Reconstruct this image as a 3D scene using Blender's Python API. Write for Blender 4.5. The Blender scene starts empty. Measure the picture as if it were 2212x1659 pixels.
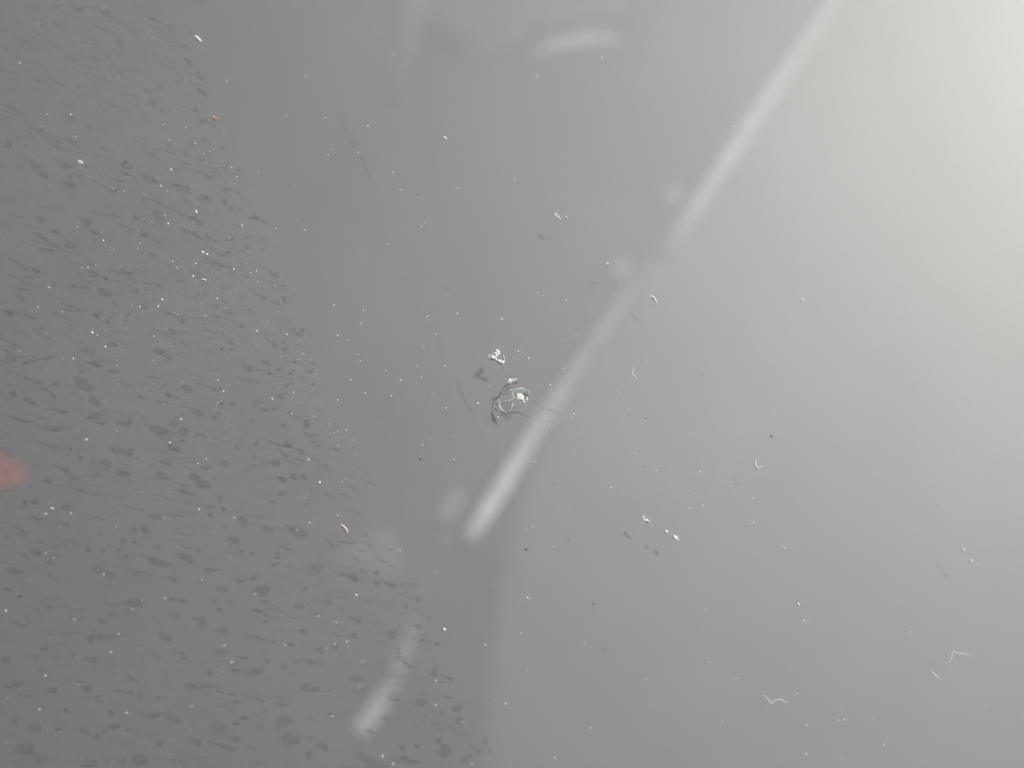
import bpy, bmesh, math, random
from mathutils import Vector, Matrix

random.seed(7)
scene = bpy.context.scene
COL = scene.collection

# ------------------------------------------------------------------ camera, sky, sun, exposure
# The windscreen's outer face is the plane z = 0 of a "glass" frame (x right, y up the glass, z out of the glass, metres).
# TILT leans that frame back like a real windscreen.
TILT = Matrix.Rotation(math.radians(27), 4, 'X')
DIST, GX, GY, FOV = 0.130, 0.0, 0.19, 0.90          # camera distance, slope of the glass across the view, width / distance
n = Vector((GX, GY, 1)).normalized()
ax = (Vector((1, 0, 0)) - n * n.x).normalized()
ay = n.cross(ax)
G2C = Matrix((ax, ay, n)).transposed()               # glass -> camera axes
C2G = G2C.transposed()
CAM_G = C2G @ Vector((0, 0, DIST))                   # camera in the glass frame (the glass origin is the centre of view)

cam_data = bpy.data.cameras.new("camera")
cam = bpy.data.objects.new("camera", cam_data)
COL.objects.link(cam)
cam.matrix_world = TILT @ Matrix.Translation(CAM_G) @ C2G.to_4x4()
cam_data.sensor_width = 36
cam_data.lens = 36 / FOV
cam_data.clip_start = 0.002
cam_data.clip_end = 100
cam_data.dof.use_dof = True
cam_data.dof.focus_distance = DIST
cam_data.dof.aperture_fstop = 40 / 3.8
scene.camera = cam

FILM_Z = -0.0025                                     # the dusty inner face of the glass


def px(u, v, z=0.0):
    """point of the plane z (glass frame) seen at u, v of the 2212 x 1659 photograph"""
    d = C2G @ Vector(((u - 1106) / 2212 * FOV, -(v - 829.5) / 2212 * FOV, -1))
    t = (z - CAM_G.z) / d.z
    return CAM_G + d * t


# sun: the white flake's shadow falls on the dusty inner face
SUN_G = (px(1077, 770, 0.0003) - px(1039, 812, FILM_Z)).normalized()
SUN_W = (TILT.to_3x3() @ SUN_G).normalized()
sun_data = bpy.data.lights.new("sun", 'SUN')
sun_data.energy = 3.2
sun_data.angle = math.radians(0.5)
sun_data.color = (1.0, 0.995, 0.985)
sun = bpy.data.objects.new("sun", sun_data)
sun.rotation_euler = SUN_W.to_track_quat('Z', 'Y').to_euler()
COL.objects.link(sun)

world = bpy.data.worlds.new("World")
scene.world = world
world.use_nodes = True
wn = world.node_tree.nodes
bg = wn["Background"]
sky = wn.new("ShaderNodeTexSky")
sky.sky_type = 'NISHITA'
sky.sun_disc = False
sky.sun_elevation = math.asin(SUN_W.z)
sky.sun_rotation = math.atan2(SUN_W.x, SUN_W.y)
sky.dust_density = 5.0
sky.air_density = 0.6
sky.ozone_density = 0.4
world.node_tree.links.new(sky.outputs[0], bg.inputs[0])
bg.inputs[1].default_value = 0.055

scene.view_settings.view_transform = 'Standard'
scene.view_settings.look = 'None'
scene.view_settings.gamma = 1
scene.view_settings.exposure = 0.22
scene.cycles.transparent_max_bounces = 48
scene.cycles.max_bounces = 10
scene.cycles.use_denoising = True


# ------------------------------------------------------------------ materials
def new_mat(name):
    m = bpy.data.materials.new(name)
    m.use_nodes = True
    nt = m.node_tree
    nt.nodes.clear()
    out = nt.nodes.new("ShaderNodeOutputMaterial")
    return m, nt, out


def nd(nt, kind, **kw):
    x = nt.nodes.new(kind)
    for k, v in kw.items():
        x.inputs[k].default_value = v
    return x


def mix(nt, fac, a, b):
    s = nt.nodes.new("ShaderNodeMixShader")
    if isinstance(fac, (int, float)):
        s.inputs[0].default_value = fac
    else:
        nt.links.new(fac, s.inputs[0])
    nt.links.new(a.outputs[0], s.inputs[1])
    nt.links.new(b.outputs[0], s.inputs[2])
    return s


def math_node(nt, op, a, b):
    s = nt.nodes.new("ShaderNodeMath")
    s.operation = op
    for i, v in enumerate((a, b)):
        if isinstance(v, (int, float)):
            s.inputs[i].default_value = v
        else:
            nt.links.new(v, s.inputs[i])
    return s


def noise(nt, scale, detail=3.0, rough=0.5):
    tc = nt.nodes.new("ShaderNodeTexCoord")
    t = nd(nt, "ShaderNodeTexNoise", Scale=scale, Detail=detail, Roughness=rough)
    nt.links.new(tc.outputs["Object"], t.inputs["Vector"])
    return t


def ramp(nt, src, lo, hi, a, b):
    r = nt.nodes.new("ShaderNodeMapRange")
    r.inputs[1].default_value, r.inputs[2].default_value = lo, hi
    r.inputs[3].default_value, r.inputs[4].default_value = a, b
    nt.links.new(src, r.inputs[0])
    return r.outputs[0]


def mat_glass():
    m, nt, out = new_mat("windscreen_glass")
    tr = nd(nt, "ShaderNodeBsdfTransparent", Color=(0.992, 0.992, 0.99, 1))
    gl = nd(nt, "ShaderNodeBsdfGlossy", Color=(1, 1, 1, 1), Roughness=0.03)
    lw = nd(nt, "ShaderNodeLayerWeight", Blend=0.5)
    pw = math_node(nt, 'POWER', lw.outputs["Facing"], 5.0)
    fr = math_node(nt, 'MULTIPLY_ADD', pw.outputs[0], 0.96)     # Schlick, the same from both sides of the sheet
    fr.inputs[2].default_value = 0.03
    s = mix(nt, fr.outputs[0], tr, gl)
    nt.links.new(s.outputs[0], out.inputs[0])
    return m


def mat_film(cover, albedo, rough, gloss, scale=55.0):
    """thin dust: part see-through, part pale grey dust with a broad sheen"""
    m, nt, out = new_mat("dust_film")
    tr = nd(nt, "ShaderNodeBsdfTransparent")
    df = nd(nt, "ShaderNodeBsdfDiffuse", Color=(*albedo, 1))
    gl = nd(nt, "ShaderNodeBsdfGlossy", Color=(0.905, 0.935, 0.955, 1), Roughness=rough)
    dust = mix(nt, gloss, df, gl)
    big = noise(nt, scale, 2.0)
    fine = noise(nt, 1500.0, 3.0, 0.7)
    a = ramp(nt, big.outputs[0], 0.3, 0.7, cover * 0.965, cover * 1.035)
    b = ramp(nt, fine.outputs[0], 0.25, 0.75, 0.97, 1.03)
    f = math_node(nt, 'MULTIPLY', a, b)
    s = mix(nt, f.outputs[0], tr, dust)
    nt.links.new(s.outputs[0], out.inputs[0])
    return m


def mat_mark(name, color, rough=0.6):
    """see-through stain whose strength is stored per vertex"""
    m, nt, out = new_mat(name)
    at = nt.nodes.new("ShaderNodeAttribute")
    at.attribute_name = "strength"
    t = noise(nt, 1900.0, 4.0, 0.7)
    b = ramp(nt, t.outputs[0], 0.32, 0.68, 0.45, 1.3)
    f = math_node(nt, 'MULTIPLY', at.outputs["Fac"], b)
    tr = nd(nt, "ShaderNodeBsdfTransparent")
    df = nd(nt, "ShaderNodeBsdfDiffuse", Color=(*color, 1))
    s = mix(nt, f.outputs[0], tr, df)
    nt.links.new(s.outputs[0], out.inputs[0])
    return m


def mat_solid(name, c0, c1, scale, rough=0.5, alpha=1.0, spec=0.4):
    m, nt, out = new_mat(name)
    t = noise(nt, scale, 4.0, 0.6)
    mx = nt.nodes.new("ShaderNodeMix")
    mx.data_type = 'RGBA'
    mx.inputs[6].default_value = (*c0, 1)
    mx.inputs[7].default_value = (*c1, 1)
    nt.links.new(ramp(nt, t.outputs[0], 0.35, 0.65, 0, 1), mx.inputs[0])
    p = nt.nodes.new("ShaderNodeBsdfPrincipled")
    p.inputs["Roughness"].default_value = rough
    p.inputs["Specular IOR Level"].default_value = spec
    p.inputs["Alpha"].default_value = alpha
    nt.links.new(mx.outputs[2], p.inputs["Base Color"])
    nt.links.new(p.outputs[0], out.inputs[0])
    return m


M_GLASS = mat_glass()
M_FILM = mat_film(0.215, (0.545, 0.53, 0.49), 0.64, 0.49)
M_FILM_OUT = mat_film(0.135, (0.545, 0.53, 0.49), 0.64, 0.49)
M_MARK = mat_mark("dried_mud", (0.045, 0.045, 0.044))
M_TEAL = mat_mark("dried_water", (0.045, 0.062, 0.062))
M_PALE = mat_mark("dried_salt", (0.75, 0.75, 0.74))
M_WHITE = mat_solid("crushed_glass", (0.95, 0.94, 0.90), (0.62, 0.60, 0.55), 2500, 0.35)
M_FLAP = mat_solid("thin_white_flake", (0.97, 0.96, 0.94), (0.74, 0.71, 0.69), 2500, 0.3, 0.88)
M_BRIGHT = mat_solid("bright_crushed_glass", (0.97, 0.96, 0.90), (0.85, 0.82, 0.74), 4000, 0.3)
M_BEIGE = mat_solid("beige_crushed_glass", (0.62, 0.60, 0.54), (0.32, 0.31, 0.28), 2500, 0.5)
M_SPECK = mat_solid("dust_grain", (0.92, 0.92, 0.90), (0.78, 0.78, 0.76), 3000, 0.6)
M_DIM = mat_solid("dull_dust_grain", (0.9, 0.9, 0.88), (0.8, 0.8, 0.78), 3000, 0.8, 0.42)
M_FAINT = mat_solid("faint_dust_grain", (0.9, 0.9, 0.88), (0.8, 0.8, 0.78), 3000, 0.8, 0.28)
M_GRIT = mat_solid("dark_grit", (0.05, 0.05, 0.05), (0.09, 0.09, 0.085), 3000, 0.7, 0.5)
M_ORANGE = mat_solid("orange_grain", (0.85, 0.42, 0.16), (0.75, 0.5, 0.32), 3000, 0.6)
M_PINK = mat_solid("pink_lint", (0.86, 0.74, 0.76), (0.8, 0.7, 0.72), 3000, 0.7, 0.85)
M_LINT = mat_solid("white_lint", (0.93, 0.93, 0.91), (0.85, 0.85, 0.83), 3000, 0.7, 0.62)
M_LINT_FAINT = mat_solid("pale_lint", (0.93, 0.93, 0.91), (0.85, 0.85, 0.83), 3000, 0.7, 0.34)
M_CRACK_SHADE = mat_mark("dark_fracture_and_shadow", (0.010, 0.006, 0.008))  # fracture faces, with shadows of the chip's crumbs painted in
M_CRACK = mat_mark("white_fracture_edge", (0.93, 0.94, 0.93))
M_LENS = mat_mark("green_fracture_lens", (0.26, 0.36, 0.32))
M_BLACK = mat_solid("black_gap", (0.012, 0.012, 0.014), (0.03, 0.03, 0.03), 3000, 0.4)

M_DASH = mat_solid("dark_dash_plastic", (0.100, 0.0945, 0.089), (0.11, 0.104, 0.098), 60, 0.7, 1, 0.3)
M_COVER = mat_solid("pale_dash_plastic", (0.178, 0.20, 0.178), (0.192, 0.214, 0.191), 25, 0.7, 1, 0.3)
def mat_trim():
    """trim whose bright highlight is painted into the colour, fading along its length"""
    m, nt, out = new_mat("highlight_trim")
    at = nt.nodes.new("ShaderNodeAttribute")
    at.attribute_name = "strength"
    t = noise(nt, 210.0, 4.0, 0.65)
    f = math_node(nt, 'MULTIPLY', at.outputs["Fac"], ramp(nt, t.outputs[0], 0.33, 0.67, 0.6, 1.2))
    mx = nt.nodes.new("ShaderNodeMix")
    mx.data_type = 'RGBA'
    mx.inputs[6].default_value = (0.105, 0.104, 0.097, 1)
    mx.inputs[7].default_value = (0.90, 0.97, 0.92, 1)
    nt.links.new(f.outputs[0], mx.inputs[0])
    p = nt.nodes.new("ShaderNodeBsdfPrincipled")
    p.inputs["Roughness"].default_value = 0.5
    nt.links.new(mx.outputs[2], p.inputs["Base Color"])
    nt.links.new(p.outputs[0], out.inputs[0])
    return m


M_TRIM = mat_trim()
M_REFLECTION = mat_solid("grey_reflection", (0.122, 0.121, 0.113), (0.138, 0.137, 0.128), 40, 0.7)  # painted tone of the hazy reflection at top centre
M_RED = mat_solid("red_plastic", (0.42, 0.05, 0.055), (0.6, 0.09, 0.05), 90, 0.5)


# ------------------------------------------------------------------ object helpers
def link(ob, parent=None):
    COL.objects.link(ob)
    if parent is not None:
        ob.parent = parent
    return ob


def empty(name, at=Vector((0, 0, 0)), parent=None):
    o = bpy.data.objects.new(name, None)
    o.empty_display_size = 0.01
    link(o, parent)
    o.matrix_local = Matrix.Translation(at) if parent else TILT @ Matrix.Translation(at)
    return o


def mesh_obj(name, verts, faces, mat, parent=None, origin=None, strength=None, smooth=True, parent_at=Vector((0, 0, 0))):
    """verts in the glass frame"""
    if origin is None:
        origin = sum(verts, Vector()) / len(verts)
    me = bpy.data.meshes.new(name)
    me.from_pydata([v - origin for v in verts], [], faces)
    me.materials.append(mat)
    if strength is not None:
        a = me.attributes.new("strength", 'FLOAT', 'POINT')
        a.data.foreach_set("value", strength)
    if smooth:
        me.shade_smooth()
    o = bpy.data.objects.new(name, me)
    link(o, parent)
    o.matrix_local = Matrix.Translation(origin - parent_at) if parent else TILT @ Matrix.Translation(origin)
    return o


def tag(o, label=None, cat=None, group=None, kind=None):
    for k, v in (("label", label), ("category", cat), ("group", group), ("kind", kind)):
        if v:
            o[k] = v
    return o


def blob(u, v, ln, wd, ang, segs=16, z0=2e-5, h=4e-5, rough=0.14, pointy=0.0, profile=(1, 1, 0.85, 0.0), rad=(0, .45, .8, 1.0)):
    """low dome: outline in photo pixels, laid on the glass. returns verts, faces, strength factors"""
    a = math.radians(ang)
    ph = [random.uniform(0, 6.28) for _ in range(3)]
    verts, st, faces = [px(u, v, z0 + h)], [profile[0]], []
    ca, sa = math.cos(a), math.sin(a)
    for k in range(1, 4):
        for i in range(segs):
            t = 2 * math.pi * i / segs
            r = 1 + rough * (0.6 * math.sin(2 * t + ph[0]) + 0.5 * math.sin(3 * t + ph[1]) + 0.4 * math.sin(5 * t + ph[2]))
            x = math.cos(t) * ln / 2 * r * rad[k]
            y = math.sin(t) * wd / 2 * r * rad[k] * (1 - pointy * math.cos(t) * -0.6)
            verts.append(px(u + x * ca - y * sa, v + x * sa + y * ca, z0 + h * (1 - rad[k] ** 2)))
            st.append(profile[k])
    for i in range(segs):
        j = (i + 1) % segs
        faces.append((0, 1 + j, 1 + i))
        for k in range(2):
            p, q = 1 + k * segs, 1 + (k + 1) * segs
            faces.append((p + i, p + j, q + j, q + i))
    faces = [f[::-1] for f in faces]
    return verts, faces, st


def streak(u, v, ln, wd, ang, z0=2e-5, h=4e-5):
    """tapered smear made of a wandering strip with a soft edge"""
    a = math.radians(ang)
    ca, sa = math.cos(a), math.sin(a)
    N = max(6, int(ln / 7))
    ph, ph2, ph3 = (random.uniform(0, 6.28) for _ in range(3))
    head = random.choice((0.25, 0.75, 0.5))
    verts, st, faces = [], [], []
    for i in range(N + 1):
        f = i / N
        x = (f - 0.5) * ln
        env = min(1, f / max(head, .15)) * min(1, (1 - f) / max(1 - head, .15))
        env = max(0.05, env) ** 0.55
        w = wd / 2 * env * (1 + 0.28 * math.sin(f * 11 + ph) + 0.15 * math.sin(f * 23 + ph2))
        c = wd * 0.25 * math.sin(f * 5 + ph3)
        s = (0.55 + 0.45 * math.sin(f * 8 + ph2) ** 2) * (0.35 + 0.65 * env)
        for k, (o, q) in enumerate(((-1, 0), (-.5, .9), (0, 1), (.5, .9), (1, 0))):
            y = c + o * w
            verts.append(px(u + x * ca - y * sa, v + x * sa + y * ca, z0 + h * (1 - o * o)))
            st.append(s * q)
    for i in range(N):
        for k in range(4):
            b = i * 5 + k
            faces.append((b, b + 5, b + 6, b + 1))
    return verts, [f[::-1] for f in faces], st


class Bag:
    def __init__(self):
        self.v, self.f, self.s = [], [], []

    def add(self, v, f, s=None, k=1.0):
        b = len(self.v)
        self.v += v
        self.f += [tuple(i + b for i in q) for q in f]
        self.s += [x * k for x in (s or [1.0] * len(v))]


def lump(c, sx, sy, sz, ang=0.0, jag=0.25, sub=1):
    """irregular grain: jittered icosphere at point c of the glass frame; sizes in metres"""
    bm = bmesh.new()
    bmesh.ops.create_icosphere(bm, subdivisions=sub, radius=1.0)
    ca, sa = math.cos(ang), math.sin(ang)
    verts = []
    for w in bm.verts:
        k = 1 + random.uniform(-jag, jag)
        x, y, z = w.co.x * sx * k, w.co.y * sy * k, w.co.z * sz * k
        verts.append(c + Vector((x * ca - y * sa, x * sa + y * ca, z)))
    faces = [tuple(q.index for q in f.verts) for f in bm.faces]
    bm.free()
    return verts, faces


def ppm(u, v):
    """metres per photo pixel on the glass there"""
    return (px(u + 1, v) - px(u, v)).length


def ribbon(pts, widths, z, strengths=None, arch=3e-5, soft=True):
    """curved strip through photo pixels; widths in photo pixels"""
    P = [Vector((a, b)) for a, b in pts]
    # resample with Catmull-Rom
    out, ws, ss = [], [], []
    st = strengths or [1.0] * len(P)
    for i in range(len(P) - 1):
        p0, p1, p2, p3 = P[max(i - 1, 0)], P[i], P[i + 1], P[min(i + 2, len(P) - 1)]
        for k in range(5):
            t = k / 5
            out.append(0.5 * ((2 * p1) + (p2 - p0) * t + (2 * p0 - 5 * p1 + 4 * p2 - p3) * t * t + (3 * p1 - p0 - 3 * p2 + p3) * t ** 3))
            ws.append(widths[i] * (1 - t) + widths[i + 1] * t)
            ss.append(st[i] * (1 - t) + st[i + 1] * t)
    out.append(P[-1]); ws.append(widths[-1]); ss.append(st[-1])
    prof = ((-1, 0.15), (-.55, 1), (0, 1), (.55, 1), (1, 0.15)) if soft else ((-1, 1), (0, 1), (1, 1))
    m = len(prof)
    verts, sv, faces = [], [], []
    for i, p in enumerate(out):
        d = (out[min(i + 1, len(out) - 1)] - out[max(i - 1, 0)]).normalized()
        nn = Vector((-d.y, d.x))
        for o, q in prof:
            r = p + nn * (o * ws[i] / 2)
            verts.append(px(r.x, r.y, z + arch * (1 - o * o)))
            sv.append(ss[i] * q)
    for i in range(len(out) - 1):
        for k in range(m - 1):
            b = i * m + k
            faces.append((b, b + 1, b + m + 1, b + m))
    return verts, faces, sv


def fibre_mesh(pts, wd, lift=6e-5):
    """thin tube through photo pixels, lying on the glass"""
    P = [Vector((a, b)) for a, b in pts]
    out = []
    for i in range(len(P) - 1):
        p0, p1, p2, p3 = P[max(i - 1, 0)], P[i], P[i + 1], P[min(i + 2, len(P) - 1)]
        for k in range(5):
            t = k / 5
            out.append(0.5 * ((2 * p1) + (p2 - p0) * t + (2 * p0 - 5 * p1 + 4 * p2 - p3) * t * t + (3 * p1 - p0 - 3 * p2 + p3) * t ** 3))
    out.append(P[-1])
    verts, faces, S = [], [], 6
    for i, p in enumerate(out):
        d = (out[min(i + 1, len(out) - 1)] - out[max(i - 1, 0)]).normalized()
        f = i / (len(out) - 1)
        r = wd / 2 * (0.45 + 0.55 * math.sin(math.pi * min(max(f, .04), .96)) ** .5) * (1 + 0.2 * math.sin(i * 1.7))
        m = ppm(p.x, p.y)
        for k in range(S):
            a = 2 * math.pi * k / S
            q = p + Vector((-d.y, d.x)) * (math.cos(a) * r)
            verts.append(px(q.x, q.y, lift + r * m * (1 + math.sin(a))))
    for i in range(len(out) - 1):
        for k in range(S):
            j = (k + 1) % S
            faces.append((i * S + k, i * S + j, (i + 1) * S + j, (i + 1) * S + k))
    faces.append(tuple(range(S))[::-1])
    faces.append(tuple(range((len(out) - 1) * S, len(out) * S)))
    return verts, faces


def box(x0, x1, y0, y1, z0, z1):
    v = [Vector((x, y, z)) for z in (z0, z1) for y in (y0, y1) for x in (x0, x1)]
    f = [(0, 2, 3, 1), (4, 5, 7, 6), (0, 1, 5, 4), (2, 6, 7, 3), (0, 4, 6, 2), (1, 3, 7, 5)]
    return v, f


# ------------------------------------------------------------------ dashboard behind the glass
BZ = -0.175


KX, KY = 1.5, 1.5                                    # the dashboard is crowned, falling away to all sides


DC = px(1106, 830, BZ)


def crown(x, y):
    return BZ - KX * (x - DC.x) ** 2 - KY * (y - DC.y) ** 2


def on_dash(u, v, dz=0.0):
    """point of the crowned dashboard (raised by dz) behind u, v"""
    hi, lo = BZ + 0.01, BZ - 0.012
    while lo > BZ - 0.5:
        p = px(u, v, lo)
        if lo < crown(p.x, p.y) + dz:
            break
        hi, lo = lo, lo - 0.012
    for _ in range(30):
        z = 0.5 * (hi + lo)
        p = px(u, v, z)
        if z < crown(p.x, p.y) + dz:
            lo = z
        else:
            hi = z
    return px(u, v, hi)


def slab(name, pts, dz, thick, mat, parent, rings=5):
    """plate lying on the crowned dashboard: outline in photo pixels, top raised by dz"""
    rim = []
    for i, (a, b) in enumerate(pts):
        c, d = pts[(i + 1) % len(pts)]
        m = max(1, int(math.hypot(c - a, d - b) / 130))
        rim += [on_dash(a + (c - a) * k / m, b + (d - b) * k / m, dz) for k in range(m)]
    m = len(rim)
    cx, cy = sum(p.x for p in rim) / m, sum(p.y for p in rim) / m
    verts = [p - Vector((0, 0, thick)) for p in rim] + [p - Vector((0, 0, min(0.0005, thick * .3))) for p in rim]
    for k in range(rings):
        f = 1 - k / rings - (0.004 if k == 0 else 0)
        for p in rim:
            x, y = cx + (p.x - cx) * f, cy + (p.y - cy) * f
            verts.append(Vector((x, y, crown(x, y) + dz)))
    verts.append(Vector((cx, cy, crown(cx, cy) + dz)))
    faces = []
    for r in range(rings + 1):
        for i in range(m):
            j = (i + 1) % m
            faces.append((r * m + i, r * m + j, (r + 1) * m + j, (r + 1) * m + i))
    last = (rings + 1) * m
    faces += [(last + i, last + (i + 1) % m, len(verts) - 1) for i in range(m)]
    o = mesh_obj(name, verts, faces, mat, parent)
    bm = bmesh.new(); bm.from_mesh(o.data); bmesh.ops.recalc_face_normals(bm, faces=bm.faces); bm.to_mesh(o.data); bm.free()
    return o


def bar(name, pts, widths, dz, mat, parent, strengths=None, high=0.45):
    """half-round strip along photo pixels on the dashboard; strength = painted highlight brightness"""
    P, W, ST = [], [], []
    st = strengths or [1.0] * len(pts)
    for i in range(len(pts) - 1):
        for k in range(4):
            t = k / 4
            P.append(Vector(pts[i]).lerp(Vector(pts[i + 1]), t))
            W.append(widths[i] * (1 - t) + widths[i + 1] * t)
            ST.append(st[i] * (1 - t) + st[i + 1] * t)
    P.append(Vector(pts[-1])); W.append(widths[-1]); ST.append(st[-1])
    S, verts, faces, sv = 9, [], [], []
    for i, p in enumerate(P):
        d = (P[min(i + 1, len(P) - 1)] - P[max(i - 1, 0)]).normalized()
        nn = Vector((-d.y, d.x))
        r = W[i] / 2
        for k in range(S):
            a = math.pi * k / (S - 1)
            q = p + nn * (math.cos(a) * r)
            m = 1.25e-4
            verts.append(on_dash(q.x, q.y, dz + math.sin(a) * r * m * high))
            sv.append(ST[i])
    for i in range(len(P) - 1):
        for k in range(S - 1):
            b = i * S + k
            faces.append((b, b + 1, b + S + 1, b + S))
        b = i * S
        faces.append((b + S - 1, b, b + S, b + 2 * S - 1))
    faces.append(tuple(range(S))[::-1])
    faces.append(tuple(range((len(P) - 1) * S, len(P) * S)))
    o = mesh_obj(name, verts, faces, mat, parent, strength=sv)
    bm = bmesh.new(); bm.from_mesh(o.data); bmesh.ops.recalc_face_normals(bm, faces=bm.faces); bm.to_mesh(o.data); bm.free()
    return o


dash = empty("dashboard")
tag(dash, "blurred grey dashboard with pale trim seen through the windscreen", "dashboard")
N = 100
vv, ff = [], []
for i in range(N + 1):
    for j in range(N + 1):
        x, y = -0.48 + 0.96 * i / N, -0.40 + 0.80 * j / N
        vv.append(Vector((x, y, crown(x, y))))
for i in range(N):
    for j in range(N):
        b = i * (N + 1) + j
        ff.append((b, b + N + 1, b + N + 2, b + 1))
mesh_obj("top_panel", vv, ff, M_DASH, dash)
P0 = on_dash(1850, -60)
EDGE_PTS = [Vector((P0.x + 0.075, P0.y + 0.13)), Vector((P0.x + 0.05, P0.y + 0.085)), Vector((P0.x + 0.024, P0.y + 0.04)), (1850, -60), (1735, 100), (1620, 265), (1525, 412), (1430, 560), (1380, 637), (1330, 715), (1275, 807), (1225, 900), (1185, 995), (1150, 1090), (1125, 1190), (1105, 1290), (1092, 1395),
            (1083, 1500), (1070, 1630), (1055, 1760), (1030, 2000), (1000, 2250)]
vv, ff, M = [], [], 56
rows = [Vector((e.x, e.y)) if isinstance(e, Vector) else Vector(on_dash(*e)[:2]) for e in EDGE_PTS]
rows = [a.lerp(b, k / 4) for a, b in zip(rows, rows[1:]) for k in range(4)] + rows[-1:]
for p in rows:
    vv.append(Vector((p.x - 0.005, p.y, crown(p.x - 0.005, p.y) - 0.0004)))
    for j in range(M + 1):
        x = p.x + (0.48 - p.x) * (j / M) ** 1.4
        vv.append(Vector((x, p.y, crown(x, p.y) + 0.0007)))
for i in range(len(rows) - 1):
    for j in range(M + 1):
        q = i * (M + 2) + j
        ff.append((q, q + M + 2, q + M + 3, q + 1))
cover = mesh_obj("side_panel", vv, [f[::-1] for f in ff], M_COVER, dash)
bm = bmesh.new(); bm.from_mesh(cover.data); bmesh.ops.recalc_face_normals(bm, faces=bm.faces); bm.to_mesh(cover.data); bm.free()
tag(cover, "paler grey green panel filling the right half behind the glass")
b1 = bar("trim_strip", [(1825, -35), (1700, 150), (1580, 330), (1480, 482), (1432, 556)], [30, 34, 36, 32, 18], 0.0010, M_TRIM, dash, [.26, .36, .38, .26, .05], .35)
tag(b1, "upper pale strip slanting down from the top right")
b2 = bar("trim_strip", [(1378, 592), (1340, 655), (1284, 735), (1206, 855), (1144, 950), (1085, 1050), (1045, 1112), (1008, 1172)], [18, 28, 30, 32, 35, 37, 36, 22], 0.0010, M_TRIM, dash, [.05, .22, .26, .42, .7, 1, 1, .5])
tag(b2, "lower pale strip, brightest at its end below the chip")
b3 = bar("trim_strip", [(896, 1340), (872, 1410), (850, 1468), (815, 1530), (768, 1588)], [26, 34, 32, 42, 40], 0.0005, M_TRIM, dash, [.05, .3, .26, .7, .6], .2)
tag(b3, "short pale strip at lower left behind the drop marks")
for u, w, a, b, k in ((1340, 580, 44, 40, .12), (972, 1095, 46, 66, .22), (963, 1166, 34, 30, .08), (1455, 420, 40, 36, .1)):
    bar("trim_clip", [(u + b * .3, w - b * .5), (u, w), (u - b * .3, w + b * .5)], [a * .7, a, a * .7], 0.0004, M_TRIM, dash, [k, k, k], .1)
bar("reflection_streak", [(1140, 122), (1190, 98), (1260, 82), (1335, 84)], [16, 28, 32, 20], 0.0006, M_TRIM, dash, [.1, .30, .38, .2], .25)  # hazy reflection at top centre, painted as pale strips
bar("reflection_streak", [(985, 108), (1060, 92), (1140, 70)], [30, 36, 30], 0.0003, M_TRIM, dash, [.0, .05, .03], .06)
bar("reflection_streak", [(915, -40), (888, 40), (868, 120), (850, 220)], [60, 56, 44, 30], 0.0003, M_TRIM, dash, [.11, .07, .03, .0], .06)
slab("reflection_patch", [(880, -160), (890, 60), (960, 100), (1120, 70), (1240, 50), (1345, 20), (1400, -20), (1480, -160)], 0.0003, 0.003, M_REFLECTION, dash)  # broad part of the same reflection, painted as a plate
slab("scuff_plate", [(700, 1215), (770, 1170), (835, 1138), (856, 1180), (872, 1235), (840, 1246), (760, 1222)], 0.0005, 0.003, M_COVER, dash)
red = slab("red_button", [(-60, 980), (0, 982), (34, 1002), (54, 1026), (36, 1046), (0, 1052), (-60, 1060)], 0.0006, 0.004, M_RED, dash)
tag(red, "red button at the left edge")

# ------------------------------------------------------------------ windscreen
wind = empty("windscreen")
tag(wind, "dusty chipped car windscreen filling the whole view", "windscreen")
GX0, GX1, GY0, GY1 = -0.62, 0.62, -0.34, 0.44
v, f = box(GX0, GX1, GY0, GY1, -0.0010, 0.0)
mesh_obj("outer_glass", v, f, M_GLASS, wind, Vector((0, 0, -0.0005)), smooth=False)
v, f = box(GX0, GX1, GY0, GY1, FILM_Z + 0.0002, -0.0013)
mesh_obj("inner_glass", v, f, M_GLASS, wind, Vector((0, 0, -0.0018)), smooth=False)
v = [Vector((GX0, GY0, FILM_Z)), Vector((GX1, GY0, FILM_Z)), Vector((GX1, GY1, FILM_Z)), Vector((GX0, GY1, FILM_Z))]
mesh_obj("dust_film", v, [(0, 1, 2, 3)], M_FILM, wind, Vector((0, 0, FILM_Z)), smooth=False)

v = [Vector((GX0, GY0, 4e-6)), Vector((GX1, GY0, 4e-6)), Vector((GX1, GY1, 4e-6)), Vector((GX0, GY1, 4e-6))]
mesh_obj("dust_film", v, [(0, 1, 2, 3)], M_FILM_OUT, wind, Vector((0, 0, 4e-6)), smooth=False)

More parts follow.
